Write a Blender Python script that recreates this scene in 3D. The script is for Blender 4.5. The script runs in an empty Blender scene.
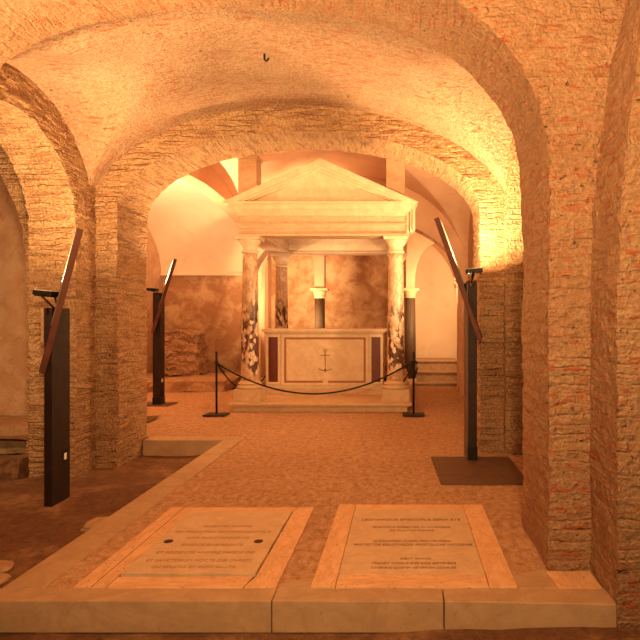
import bpy, math, random
from mathutils import Vector, Matrix, noise
random.seed(7)
PI = math.pi
SC = bpy.context.scene
COL = SC.collection

# ------------------------------------------------------------------ camera, world, exposure
FPX = 600.0
VX, VY = 403.0, 320.0
CAMZ = 1.5
cam_data = bpy.data.cameras.new('camera')
cam = bpy.data.objects.new('camera', cam_data)
COL.objects.link(cam)
cam.location = (0, 0, CAMZ)
cam.rotation_euler = (PI/2, 0, 0)
cam_data.sensor_width = 36.0
cam_data.lens = 36.0*FPX/640.0
cam_data.shift_x = -(VX-320.0)/640.0
cam_data.shift_y = 0.0
cam_data.clip_start = 0.05
SC.camera = cam
SC.view_settings.view_transform = 'Standard'
SC.view_settings.look = 'None'
SC.view_settings.gamma = 1.0
SC.view_settings.exposure = 0.12

world = bpy.data.worlds.new('world')
SC.world = world
world.use_nodes = True
world.node_tree.nodes['Background'].inputs[0].default_value = (1.0, 0.55, 0.28, 1)
world.node_tree.nodes['Background'].inputs[1].default_value = 0.0

WARM = (1.0, 0.64, 0.29)
def area(name, loc, target, size, power, color=WARM, spread=PI):
    l = bpy.data.lights.new(name, 'AREA'); l.shape = 'DISK'; l.size = size
    l.energy = power; l.color = color; l.spread = spread
    o = bpy.data.objects.new(name, l); COL.objects.link(o)
    o.location = loc
    d = Vector(target)-Vector(loc)
    o.rotation_euler = d.to_track_quat('-Z', 'Y').to_euler()
    return o
def point(name, loc, power, rad=0.1, color=WARM):
    l = bpy.data.lights.new(name, 'POINT'); l.energy = power; l.color = color; l.shadow_soft_size = rad
    o = bpy.data.objects.new(name, l); COL.objects.link(o); o.location = loc
    return o
# floodlights on the stands (upward), then unseen fill lamps added to brighten the crypt
area('flood_left_stand', (-3.27, 5.5, 1.86), (-3.0, 5.4, 4.0), .16, 85)
area('flood_far_stand', (-4.42, 10.6, 2.16), (-4.2, 11.2, 5.0), .18, 300, (1.0, .68, .36))
area('flood_right_stand', (.74, 6.38, 2.12), (.62, 6.75, 4.0), .16, 100)
area('fill_behind_altar', (-2.3, 12.9, 1.2), (-2.9, 14.9, 3.0), .3, 60, spread=2.0)  # added fill hidden behind the altar, brightens the back wall
area('fill_altar_back', (-1.4, 11.8, 1.40), (-1.4, 12.3, 3.2), .2, 16, (1.0, .7, .42), spread=2.2)  # added fill, lights the canopy ceiling and rear beam
area('fill_canopy_roof', (-1.9, 11.5, 3.5), (-2.3, 11.5, 5.0), .3, 26)  # added fill hidden by the pediment, brightens the vault above
area('fill_niche', (.75, 12.7, 2.0), (.8, 14.6, 2.4), .3, 50)  # added fill for the niche and its steps
area('fill_bay_right', (1.05, 9.0, 1.9), (-1.0, 8.6, 3.4), .3, 115)  # added fill from the right, lifts the far bay and floor
area('fill_bay_left', (-3.05, 8.0, 2.1), (-1.6, 7.9, 3.7), .3, 50)  # added fill with no fixture, lights the middle arch soffit
area('fill_left_aisle', (-5.0, 5.0, 1.8), (-5.4, 8.2, 1.6), .3, 40)  # added out-of-view fill for the aisle wall
area('fill_entrance_left', (-3.2, 2.0, 2.2), (-1.6, 4.6, 4.2), .4, 120, spread=2.2)  # added fill out of view on the left, for the near masonry
area('fill_entrance_right', (.2, -.2, 2.3), (-.6, 5.0, 4.0), .4, 200, spread=2.45)  # added fill behind the camera, main light on the foreground
area('fill_entrance_vault', (-1.2, .8, 2.4), (-1.2, 2.0, 4.2), .5, 38, spread=2.0)  # added weak fill overhead, out of view

# ------------------------------------------------------------------ materials
class NT:
    def __init__(s, name, rough=.8):
        s.m = bpy.data.materials.new(name); s.m.use_nodes = True
        s.n = s.m.node_tree.nodes; s.l = s.m.node_tree.links
        s.b = s.n['Principled BSDF']; s.b.inputs['Roughness'].default_value = rough
        s.b.inputs['Specular IOR Level'].default_value = .3
        s.tc = s.n.new('ShaderNodeTexCoord')
    def node(s, t, **kw):
        x = s.n.new(t)
        for k, v in kw.items():
            if hasattr(x, k): setattr(x, k, v)
        return x
    def link(s, a, b): s.l.new(a, b)
    def mapping(s, src, scale, loc=(0, 0, 0)):
        m = s.node('ShaderNodeMapping'); m.inputs['Scale'].default_value = scale; m.inputs['Location'].default_value = loc
        s.link(s.tc.outputs[src], m.inputs[0]); return m.outputs[0]
    def noise(s, vec, scale, detail=4, rough=.55, dist=0):
        x = s.node('ShaderNodeTexNoise'); x.inputs['Scale'].default_value = scale
        x.inputs['Detail'].default_value = detail; x.inputs['Roughness'].default_value = rough
        x.inputs['Distortion'].default_value = dist
        s.link(vec, x.inputs['Vector']); return x.outputs['Fac']
    def ramp(s, fac, stops):
        r = s.node('ShaderNodeValToRGB'); e = r.color_ramp.elements
        while len(e) > 1: e.remove(e[-1])
        for i, (p, c) in enumerate(stops):
            c = tuple(c)+(1,) if not isinstance(c, (int, float)) else (c, c, c, 1)
            if i == 0: e[0].position = p; e[0].color = c
            else:
                q = e.new(p); q.color = c
        s.link(fac, r.inputs[0]); return r.outputs[0]
    def mix(s, fac, a, b, mode='MIX'):
        x = s.node('ShaderNodeMix', data_type='RGBA', blend_type=mode)
        for i, v in ((0, fac), (6, a), (7, b)):
            if isinstance(v, (int, float)): x.inputs[i].default_value = v
            elif isinstance(v, tuple): x.inputs[i].default_value = v+(1,)
            else: s.link(v, x.inputs[i])
        return x.outputs[2]
    def math(s, op, a, b=0):
        x = s.node('ShaderNodeMath', operation=op)
        for i, v in ((0, a), (1, b)):
            if isinstance(v, (int, float)): x.inputs[i].default_value = v
            else: s.link(v, x.inputs[i])
        return x.outputs[0]
    def color(s, c):
        if isinstance(c, tuple): s.b.inputs['Base Color'].default_value = c+(1,)
        else: s.link(c, s.b.inputs['Base Color'])
        return s
    def bump(s, h, strength, dist=.02, prev=None):
        x = s.node('ShaderNodeBump'); x.inputs['Strength'].default_value = strength; x.inputs['Distance'].default_value = dist
        s.link(h, x.inputs['Height']); s.link(x.outputs[0], s.b.inputs['Normal']); return s

def brick_mat(name, base, alt, red, red_amt, bw=.26, rh=.058, course=.8, rough_scale=26, mottle=1.0, pale_grit=.6):
    """rough old masonry: thin bricks and wide mortar, laid in courses of the UV's v direction"""
    t = NT(name, .92)
    uv = t.mapping('UV', (1, 1, 1))
    nz = t.node('ShaderNodeTexNoise'); nz.inputs['Scale'].default_value = 3.5; nz.inputs['Detail'].default_value = 4
    t.link(uv, nz.inputs['Vector'])
    sub = t.node('ShaderNodeVectorMath', operation='SUBTRACT'); t.link(nz.outputs['Color'], sub.inputs[0]); sub.inputs[1].default_value = (.5, .5, .5)
    sc = t.node('ShaderNodeVectorMath', operation='SCALE'); t.link(sub.outputs[0], sc.inputs[0]); sc.inputs['Scale'].default_value = .10
    ad = t.node('ShaderNodeVectorMath', operation='ADD'); t.link(uv, ad.inputs[0]); t.link(sc.outputs[0], ad.inputs[1])
    br = t.node('ShaderNodeTexBrick'); t.link(ad.outputs[0], br.inputs['Vector'])
    br.inputs['Scale'].default_value = 1; br.inputs['Brick Width'].default_value = bw; br.inputs['Row Height'].default_value = rh
    br.inputs['Mortar Size'].default_value = .012; br.inputs['Mortar Smooth'].default_value = 1.0
    br.inputs['Color1'].default_value = (0, 0, 0, 1); br.inputs['Color2'].default_value = (1, 1, 1, 1); br.inputs['Mortar'].default_value = (.5, .5, .5, 1)
    obj = t.tc.outputs['Object']
    big = t.noise(obj, 1.3, 5)
    fine = t.noise(obj, rough_scale, 6, .65)
    c = t.mix(t.ramp(big, [(.35, 0), (.65, 1)]), base, alt)
    # exposed red brick: short dashes along the courses
    dash = t.noise(t.mapping('UV', (7, 26, 1)), 1, 3, .6, .6)
    patch = t.noise(t.mapping('UV', (1.1, 1.1, 1), (5, 2, 0)), 1.6, 3)
    dm = t.math('MULTIPLY', t.ramp(dash, [(.56, 0), (.62, 1)]), t.ramp(patch, [(.40, 0.15), (.62, 1)]))
    c = t.mix(t.math('MULTIPLY', dm, red_amt), c, red)
    c = t.mix(t.math('MULTIPLY', t.ramp(br.outputs['Color'], [(0.1, 0), (.9, 1)]), .25*course), c, red)
    hole = t.ramp(t.noise(t.mapping('Object', (1, 1, 1.6)), 19, 2, .5), [(.25, 1), (.31, 0)])
    c = t.mix(t.math('MULTIPLY', hole, .75*mottle), c, (.12, .055, .03))
    c = t.mix(t.ramp(fine, [(.3, .38), (.6, 0)]), c, (.30, .15, .08))
    strat = t.noise(t.mapping('UV', (3.2, 1.0/rh, 1)), 1, 3, .6, .5)
    c = t.mix(t.ramp(strat, [(.38, min(1, .75*course)), (.49, 0)]), c, (.34, .15, .06))
    grit = t.noise(obj, 48, 4, .7)
    c = t.mix(t.ramp(grit, [(.36, .85), (.50, 0)]), c, (.42, .20, .09))
    c = t.mix(t.ramp(grit, [(.53, 0), (.66, pale_grit)]), c, (.88, .64, .43))  # paler grains of grit scattered at random
    c = t.mix(t.math('MULTIPLY', dm, red_amt*.75), c, red)
    t.color(c)
    brk = t.ramp(t.noise(t.mapping('UV', (2.5, 5, 1), (3, 1, 0)), 1, 3), [(.40, .05), (.62, .8)])
    h = t.math('ADD', t.math('MULTIPLY', t.math('MULTIPLY', br.outputs['Fac'], brk), -course), t.math('MULTIPLY', fine, 1.7))
    h = t.math('ADD', h, t.math('MULTIPLY', strat, 1.5*course)); h = t.math('ADD', h, t.math('MULTIPLY', grit, .5))
    h = t.math('ADD', h, t.math('MULTIPLY', hole, -1.2))
    t.bump(h, 1.0, .042)
    return t.m

M = {}
M['brick_vault'] = brick_mat('brick_vault', (.74, .48, .30), (.64, .39, .235), (.58, .17, .07), .95, course=.12, pale_grit=.4)
M['brick_arch'] = brick_mat('brick_arch', (.64, .365, .19), (.53, .28, .14), (.52, .14, .055), .95, course=.45, pale_grit=.22)
M['brick_pier'] = brick_mat('brick_pier', (.76, .45, .22), (.64, .35, .16), (.42, .17, .08), .35, bw=.24, rh=.062, course=1.0, rough_scale=30, mottle=.7)
M['rubble'] = brick_mat('rubble', (.80, .55, .35), (.66, .43, .26), (.45, .20, .10), .3, bw=.2, rh=.085, course=1.0, mottle=1.0)
M['brick_red'] = brick_mat('brick_red', (.52, .26, .13), (.43, .21, .10), (.46, .12, .05), .7, course=.8)

def plaster(name, base, stain, dark, amt=.8, scale=1.6, bump=.25):
    t = NT(name, .85)
    o = t.tc.outputs['Object']
    n1 = t.noise(o, scale, 8, .62, .4); n2 = t.noise(o, scale*2.7, 8, .65, .8); n3 = t.noise(o, 40, 4)
    c = t.mix(t.math('MULTIPLY', t.ramp(n1, [(.42, 0), (.60, 1)]), amt), base, stain)
    c = t.mix(t.math('MULTIPLY', t.ramp(n2, [(.55, 0), (.70, 1)]), amt*.7), c, dark)
    c = t.mix(t.ramp(n3, [(.3, .18), (.6, 0)]), c, dark)
    t.color(c); t.bump(t.math('ADD', n3, t.math('MULTIPLY', n2, .6)), bump, .02)
    return t.m
M['plaster_cream'] = plaster('plaster_cream', (.80, .62, .44), (.72, .50, .33), (.58, .36, .22), .5, .9, .12)
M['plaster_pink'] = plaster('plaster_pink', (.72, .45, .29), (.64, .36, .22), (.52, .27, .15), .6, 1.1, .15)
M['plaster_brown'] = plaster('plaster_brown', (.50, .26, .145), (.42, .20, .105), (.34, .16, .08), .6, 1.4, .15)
M['fresco'] = plaster('fresco', (.42, .205, .10), (.66, .42, .245), (.27, .12, .058), .95, 2.6, .4)
M['plaster_rough'] = plaster('plaster_rough', (.60, .33, .19), (.70, .45, .28), (.36, .15, .07), .85, 2.4, .5)

def floor_mat():
    t = NT('cocciopesto_floor', .88)
    o = t.tc.outputs['Object']
    n1 = t.noise(o, .7, 5, .6); n2 = t.noise(o, 9, 5, .65); n3 = t.noise(o, 60, 3, .7)
    v = t.node('ShaderNodeTexVoronoi'); v.inputs['Scale'].default_value = 75; t.link(o, v.inputs['Vector'])
    c = t.mix(t.ramp(n1, [(.35, 0), (.65, 1)]), (.54, .31, .17), (.64, .39, .225))
    c = t.mix(t.ramp(n2, [(.35, .55), (.62, 0)]), c, (.36, .17, .08))
    c = t.mix(t.ramp(n3, [(.38, .65), (.55, 0)]), c, (.28, .13, .06))
    n4 = t.noise(t.mapping('Object', (1, .6, 1)), 22, 3, .6)
    c = t.mix(t.ramp(n4, [(.36, .6), (.48, 0)]), c, (.27, .13, .06))
    c = t.mix(t.ramp(n4, [(.54, 0), (.68, .5)]), c, (.70, .44, .26))
    c = t.mix(t.ramp(v.outputs['Distance'], [(.0, .5), (.35, 0)]), c, (.60, .36, .2))
    t.color(c); t.bump(t.math('ADD', n3, t.math('MULTIPLY', n2, 1.6)), .8, .012)
    return t.m
M['floor'] = floor_mat()
def dirt_mat():
    t = NT('packed_earth', .9)
    o = t.tc.outputs['Object']
    n1 = t.noise(o, 1.2, 6, .6, .4); n2 = t.noise(o, 14, 6, .7)
    c = t.mix(t.ramp(n1, [(.45, 0), (.60, 1)]), (.20, .09, .042), (.36, .19, .095))
    c = t.mix(t.ramp(n2, [(.3, .7), (.6, 0)]), c, (.08, .034, .016))
    t.color(c); t.bump(t.math('ADD', n2, n1), .9, .03)
    return t.m
M['dirt'] = dirt_mat()
def stone(name, base, vein, pits=.3, sc=1.0, rough=.6, stretch=(1, 1, 1), bump=.2):
    t = NT(name, rough)
    v = t.mapping('Object', stretch)
    n1 = t.noise(v, 2.2*sc, 8, .62, 1.2); n2 = t.noise(v, 12*sc, 6, .6, .5); n3 = t.noise(v, 45*sc, 3, .6)
    c = t.mix(t.ramp(n1, [(.44, 0), (.52, .55), (.60, 0)]), base, vein)
    c = t.mix(t.ramp(n2, [(.35, .45), (.6, 0)]), c, vein)
    c = t.mix(t.math('MULTIPLY', t.ramp(n3, [(.30, 1), (.38, 0)]), pits), c, (.16, .08, .04))
    t.color(c); t.bump(t.math('ADD', n3, n2), bump, .006)
    return t.m
M['marble'] = stone('pale_marble', (.76, .57, .38), (.60, .42, .26), .15, .8, .5, bump=.08)
M['marble_worn'] = stone('worn_marble', (.66, .45, .27), (.52, .33, .185), .3, 1.2, .55)
M['marble_curb'] = stone('curb_marble', (.50, .315, .175), (.38, .225, .12), .3, .9, .6)
M['travertine'] = stone('travertine', (.80, .47, .25), (.60, .31, .15), .8, 1.0, .65, (1.9, .8, 1), .5)
M['travertine_x'] = stone('travertine_cross', (.80, .47, .25), (.60, .31, .15), .8, 1.0, .65, (.8, 1.9, 1), .5)
M['frieze'] = stone('frieze_stone', (.62, .43, .27), (.46, .29, .17), .35, 2.5, .6, (.5, 1, 1), .3)
M['tufa'] = stone('tufa_block', (.50, .30, .17), (.30, .155, .08), .5, 1.5, .8, bump=.7)
M['porphyry'] = stone('red_porphyry', (.11, .018, .010), (.17, .04, .025), .3, 6, .35)
M['inlay'] = stone('brown_inlay', (.38, .16, .08), (.28, .11, .05), .1, 6, .5)
M['grey_column'] = stone('dark_granite', (.12, .075, .05), (.085, .05, .03), .4, 5, .5)
def breccia():
    t = NT('breccia_marble', .38)
    mp = t.node('ShaderNodeMapping'); mp.inputs['Scale'].default_value = (1.5, 1.5, .8); t.link(t.tc.outputs['Object'], mp.inputs[0])
    oi = t.node('ShaderNodeObjectInfo'); t.link(t.math('MULTIPLY', oi.outputs['Random'], 9), mp.inputs['Location']); v = mp.outputs[0]
    nz = t.noise(v, 4, 3)
    vo = t.node('ShaderNodeTexVoronoi'); vo.inputs['Scale'].default_value = 13; t.link(v, vo.inputs['Vector'])
    vo2 = t.node('ShaderNodeTexVoronoi'); vo2.feature = 'DISTANCE_TO_EDGE'; vo2.inputs['Scale'].default_value = 13; t.link(v, vo2.inputs['Vector'])
    n1 = t.noise(v, 6, 6, .6, 2.0)
    cell = t.node('ShaderNodeSeparateColor'); t.link(vo.outputs['Color'], cell.inputs[0])
    c = t.mix(t.ramp(n1, [(.44, 0), (.56, 1)]), (.70, .48, .31), (.50, .30, .185))
    # the middle of the shaft is dark with white clasts
    sep = t.node('ShaderNodeSeparateXYZ'); t.link(t.tc.outputs['Object'], sep.inputs[0])
    zz = t.math('ADD', sep.outputs['Z'], t.math('MULTIPLY', t.math('ADD', t.noise(v, 1.7, 3), -.5), 1.0))
    mid = t.ramp(t.math('MULTIPLY', zz, .4), [(.24, 0), (.32, 1), (.66, 1), (.76, .06)])
    dark = t.mix(t.ramp(cell.outputs[0], [(.66, 0), (.70, 1)]), (.10, .045, .03), (.80, .62, .46))
    dark = t.mix(t.ramp(vo2.outputs['Distance'], [(.02, 1), (.08, 0)]), dark, (.20, .09, .05))
    dm = t.math('MULTIPLY', mid, t.ramp(t.noise(v, 3.2, 4, .6, 1.5), [(.44, 0), (.50, 1)]))
    c = t.mix(dm, c, dark)
    t.color(c); t.bump(n1, .1, .005)
    return t.m
M['breccia'] = breccia()
def metal(name, base, rough=.5, met=.6, mott=None):
    t = NT(name, rough); t.b.inputs['Metallic'].default_value = met
    n = t.noise(t.tc.outputs['Object'], 9, 6, .65)
    t.color(t.mix(t.ramp(n, [(.4, 0), (.65, 1)]), base, mott or tuple(c*1.5 for c in base)))
    t.bump(n, .1, .004)
    return t.m
M['dark_steel'] = metal('dark_steel', (.020, .008, .005), .6, .2, (.035, .014, .008))
M['black_steel'] = metal('black_steel', (.012, .008, .006), .45, .4)
M['rust_board'] = metal('rust_red_board', (.085, .02, .010), .6, .1, (.12, .028, .013))
M['white_face'] = metal('white_board_face', (.17, .125, .09), .7, 0, (.14, .10, .075))
M['label_white'] = metal('pale_label', (.72, .64, .54), .5, 0)
M['plate'] = metal('brown_metal_plate', (.12, .058, .032), .6, .2, (.16, .08, .045))
M['rope'] = metal('black_rope', (.014, .009, .007), .8, 0)
M['ink'] = metal('engraved_ink', (.13, .06, .03), .8, 0)
M['ink_faint'] = metal('worn_engraving', (.29, .16, .085), .8, 0)
M['hole'] = metal('dark_socket', (.05, .02, .01), .9, 0)
M['glass_lamp'] = metal('lamp_glass', (.65, .6, .5), .15, 0)

# ------------------------------------------------------------------ mesh helpers
def empty(name, loc, label, cat, group=None, kind=None):
    o = bpy.data.objects.new(name, None); COL.objects.link(o); o.location = loc
    o.empty_display_size = .1
    return tag(o, label, cat, group, kind)
def tag(o, label=None, cat=None, group=None, kind=None):
    if label: o['label'] = label
    if cat: o['category'] = cat
    if group: o['group'] = group
    if kind: o['kind'] = kind
    return o
def wloc(o):
    v = Vector((0, 0, 0))
    while o is not None: v += Vector(o.location); o = o.parent
    return v
class MB:
    def __init__(s): s.v = []; s.f = []; s.uv = []; s.sm = []
    def add(s, vs, fs, uvs=None, smooth=False):
        n = len(s.v); s.v += [tuple(v) for v in vs]
        for i, f in enumerate(fs):
            s.f.append([n+k for k in f]); s.sm.append(smooth)
            s.uv.append(uvs[i] if uvs else None)
        return s
    def box(s, x0, x1, y0, y1, z0, z1):
        vs = [(x0,y0,z0),(x1,y0,z0),(x1,y1,z0),(x0,y1,z0),(x0,y0,z1),(x1,y0,z1),(x1,y1,z1),(x0,y1,z1)]
        return s.add(vs, [(0,3,2,1),(4,5,6,7),(0,1,5,4),(1,2,6,5),(2,3,7,6),(3,0,4,7)])
    def prism(s, pts, axis, a0, a1):
        """pts: 2D outline; axis x: pts are (y,z); y: (x,z); z: (x,y)"""
        n = len(pts)
        def P(p, a): return {'x': (a, p[0], p[1]), 'y': (p[0], a, p[1]), 'z': (p[0], p[1], a)}[axis]
        vs = [P(p, a0) for p in pts]+[P(p, a1) for p in pts]
        fs = [tuple(range(n))[::-1], tuple(range(n, 2*n))]+[(i, (i+1) % n, n+(i+1) % n, n+i) for i in range(n)]
        return s.add(vs, fs)
    def lathe(s, prof, cx, cy, n=32, smooth=True):
        vs = []; fs = []
        for r, z in prof:
            for k in range(n):
                a = 2*PI*k/n; vs.append((cx+r*math.cos(a), cy+r*math.sin(a), z))
        m = len(prof)
        for i in range(m-1):
            for k in range(n):
                fs.append((i*n+k, i*n+(k+1) % n, (i+1)*n+(k+1) % n, (i+1)*n+k))
        fs.append(tuple(range(n))[::-1]); fs.append(tuple((m-1)*n+k for k in range(n)))
        return s.add(vs, fs, smooth=smooth)
    def tube(s, pts, r, n=8):
        pts = [Vector(p) for p in pts]; vs = []; fs = []
        for i, p in enumerate(pts):
            d = (pts[min(i+1, len(pts)-1)]-pts[max(i-1, 0)]).normalized()
            u = d.cross(Vector((0, 0, 1)))
            if u.length < .05: u = d.cross(Vector((0, 1, 0)))
            u.normalize(); w = d.cross(u)
            for k in range(n):
                a = 2*PI*k/n; vs.append(p+u*(r*math.cos(a))+w*(r*math.sin(a)))
        for i in range(len(pts)-1):
            for k in range(n): fs.append((i*n+k, i*n+(k+1) % n, (i+1)*n+(k+1) % n, (i+1)*n+k))
        fs.append(tuple(range(n))[::-1]); fs.append(tuple((len(pts)-1)*n+k for k in range(n)))
        return s.add(vs, fs, smooth=True)
    def build(s, name, mat, parent=None, bevel=0, kind=None, fixn=True):
        me = bpy.data.meshes.new(name)
        off = wloc(parent) if parent else Vector((0, 0, 0))
        me.from_pydata([(x-off.x, y-off.y, z-off.z) for x, y, z in s.v], [], s.f)
        if any(u is not None for u in s.uv):
            ul = me.uv_layers.new(name='UVMap'); data = [0.0]*(2*len(me.loops)); k = 0
            for u, f in zip(s.uv, s.f):
                for j in range(len(f)):
                    if u: data[2*k] = u[j][0]; data[2*k+1] = u[j][1]
                    k += 1
            ul.data.foreach_set('uv', data)
        me.polygons.foreach_set('use_smooth', s.sm)
        me.materials.append(mat)
        if fixn:
            import bmesh
            bm = bmesh.new(); bm.from_mesh(me); bmesh.ops.recalc_face_normals(bm, faces=bm.faces); bm.to_mesh(me); bm.free()
        me.update()
        o = bpy.data.objects.new(name, me); COL.objects.link(o)
        if parent is not None: o.parent = parent
        if bevel:
            b = o.modifiers.new('bevel', 'BEVEL'); b.width = bevel; b.segments = 2; b.limit_method = 'ANGLE'
        if kind: o['kind'] = kind
        return o

def rough(p, amp, cz=1.0):
    """position based displacement so that meeting faces stay closed; layered like courses"""
    if amp <= 0: return p
    x, y, z = p
    a = noise.noise_vector(Vector((x*1.7, y*1.7, z*1.7)))
    b = noise.noise_vector(Vector((x*7, y*7, z*(16*cz))))
    c = noise.noise_vector(Vector((x*22, y*22, z*30)))
    d = a*(amp*1.1)+b*(amp*.75)+c*(amp*.45)
    return (x+d.x, y+d.y, z+d.z*.5)

def resample(path, step):
    out = [path[0]]
    for (a0, z0), (a1, z1) in zip(path, path[1:]):
        n = max(1, math.ceil(math.hypot(a1-a0, z1-z0)/step))
        out += [(a0+(a1-a0)*k/n, z0+(z1-z0)*k/n) for k in range(1, n+1)]
    return out
def opening(c, a, zs, b, z0=0.0, n=48, e=2.0):
    """floor - leg - arch - leg - floor, left to right"""
    pts = [(c-a, z0), (c-a, zs)]
    for k in range(1, n):
        t = PI*k/n; u = -math.cos(t)
        pts.append((c+a*u, zs+b*(1-abs(u)**e)**(1/e)))
    return pts+[(c+a, zs), (c+a, z0)]
def arched_wall(name, axis, path, t0, t1, ztop, mat, step=.06, amp=0, faces=(1, 1), smat=None, kind='structure', zbase=0):
    """a wall standing across `axis`: path = its lower outline (along the wall, z)"""
    mb = MB()
    runs = [[path[0]]]
    for p, q in zip(path, path[1:]):
        if abs(p[0]-q[0]) < 1e-6: runs.append([q])
        else: runs[-1].append(q)
    def P(a, t, z):
        p = (a, t, z) if axis == 'x' else (t, a, z)
        return rough(p, amp)
    nr = max(2, int((ztop-zbase)/step))
    for side, t in ((0, t0), (1, t1)):
        if not faces[side]: continue
        for r in runs:
            if len(r) < 2: continue
            rr = resample(r, step); n = len(rr); vs = []; uvs = []
            for a, z in rr:
                for k in range(nr+1):
                    zz = z+(ztop-z)*k/nr; vs.append(P(a, t, zz)); uvs.append((a, zz))
            fs = []; fu = []
            for i in range(n-1):
                for k in range(nr):
                    q = (i*(nr+1)+k, (i+1)*(nr+1)+k, (i+1)*(nr+1)+k+1, i*(nr+1)+k+1)
                    fs.append(q); fu.append([uvs[j] for j in q])
            mb.add(vs, fs, fu)
    rr = resample(path, step); nt = max(1, math.ceil(abs(t1-t0)/step)); vs = []; uvs = []; s = 0; dists = []
    for i, (a, z) in enumerate(rr):
        if i: s += math.hypot(a-rr[i-1][0], z-rr[i-1][1])
        # course lines start at the floor on the legs
        for k in range(nt+1):
            t = t0+(t1-t0)*k/nt; vs.append(P(a, t, z)); uvs.append((t, s))
    fs = []; fu = []
    for i in range(len(rr)-1):
        if rr[i][1] <= zbase+1e-4 and rr[i+1][1] <= zbase+1e-4: continue
        for k in range(nt):
            q = (i*(nt+1)+k, i*(nt+1)+k+1, (i+1)*(nt+1)+k+1, (i+1)*(nt+1)+k)
            fs.append(q); fu.append([uvs[j] for j in q])
    mb.add(vs, fs, fu)
    return mb.build(name, mat, kind=kind, fixn=False)
def groin_vault(name, cx, a, zs, b, y0, y1, lat, mat, amp=0, step=.06, xr=None, e=2.0, lat2=None):
    """lat = (cy, r, zs, b) or None ; sheet z = max(main(x), lateral(y))"""
    n = int(PI*a/step/1.2)
    xs = [cx-a*math.cos(PI*k/n) for k in range(n+1)]
    if xr: xs = [xr[0]]+[x for x in xs if xr[0] < x < xr[1]]+[xr[1]]
    ny = max(1, int((y1-y0)/step)); vs = []; uvs = []; s = 0
    for i, x in enumerate(xs):
        u = min(1, abs((x-cx)/a)); zm = zs+b*(1-u**e)**(1/e)
        if i: s += math.hypot(x-xs[i-1], zm-zprev)
        zprev = zm
        for k in range(ny+1):
            y = y0+(y1-y0)*k/ny; z = zm
            if lat:
                L = lat2 if (lat2 and x < cx) else lat
                v = abs((y-L[0])/L[1])
                if v < 1: z = max(z, L[2]+L[3]*math.sqrt(1-v*v))
            vs.append(rough((x, y, z), amp)); uvs.append((s, y))
    fs = []; fu = []
    for i in range(len(xs)-1):
        for k in range(ny):
            q = (i*(ny+1)+k, (i+1)*(ny+1)+k, (i+1)*(ny+1)+k+1, i*(ny+1)+k+1)
            fs.append(q); fu.append([uvs[j] for j in q])
    mb = MB().add(vs, fs, fu)
    return mb.build(name, mat, kind='structure', fixn=False)
def sheet(name, x0, x1, y0, y1, zf, mat, step=.1, amp=0, parent=None, kind='structure'):
    nx = max(1, int((x1-x0)/step)); ny = max(1, int((y1-y0)/step)); vs = []; uv = []
    for i in range(nx+1):
        for j in range(ny+1):
            x = x0+(x1-x0)*i/nx; y = y0+(y1-y0)*j/ny
            z = zf(x, y) if callable(zf) else zf
            vs.append((x, y, z+(noise.noise(Vector((x*2.3, y*2.3, 3)))*.7+noise.noise(Vector((x*7, y*7, 3)))*.3)*amp)); uv.append((x, y))
    fs = [(i*(ny+1)+j, (i+1)*(ny+1)+j, (i+1)*(ny+1)+j+1, i*(ny+1)+j+1) for i in range(nx) for j in range(ny)]
    return MB().add(vs, fs, [[uv[k] for k in f] for f in fs]).build(name, mat, parent, kind=kind, fixn=False)
def vwall(name, axis, a0, a1, t, z0, z1, mat, step=.12, amp=0, kind='structure'):
    """plain vertical wall sheet"""
    na = max(1, int((a1-a0)/step)); nz = max(1, int((z1-z0)/step)); vs = []; uv = []
    for i in range(na+1):
        for j in range(nz+1):
            a = a0+(a1-a0)*i/na; z = z0+(z1-z0)*j/nz
            vs.append(rough((a, t, z) if axis == 'x' else (t, a, z), amp)); uv.append((a, z))
    fs = [(i*(nz+1)+j, (i+1)*(nz+1)+j, (i+1)*(nz+1)+j+1, i*(nz+1)+j+1) for i in range(na) for j in range(nz)]
    return MB().add(vs, fs, [[uv[k] for k in f] for f in fs]).build(name, mat, kind=kind, fixn=False)

# ------------------------------------------------------------------ the setting: floors
PIT = -.2
FX = -2.0                                    # inner edge of the kerb
sheet('floor', FX, 4.2, 3.3, 13.6, 0, M['floor'], .1, .010)
sheet('floor_far', -6.3, FX, 7.66, 13.0, 0, M['floor'], .12, .014)
sheet('floor_left_pit', -8.0, -2.2, 2.9, 7.45, lambda x, y: PIT+.02, M['dirt'], .08, .035)
sheet('floor_front', -9.0, 5.0, -3.2, 3.3, lambda x, y: -.165+max(0, min(1, (x+.2)/1.3))*.06, M['dirt'], .07, .022)
sheet('floor_left_aisle', -9.0, -3.7, 7.4, 9.2, .03, M['dirt'], .15, .03)
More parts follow.
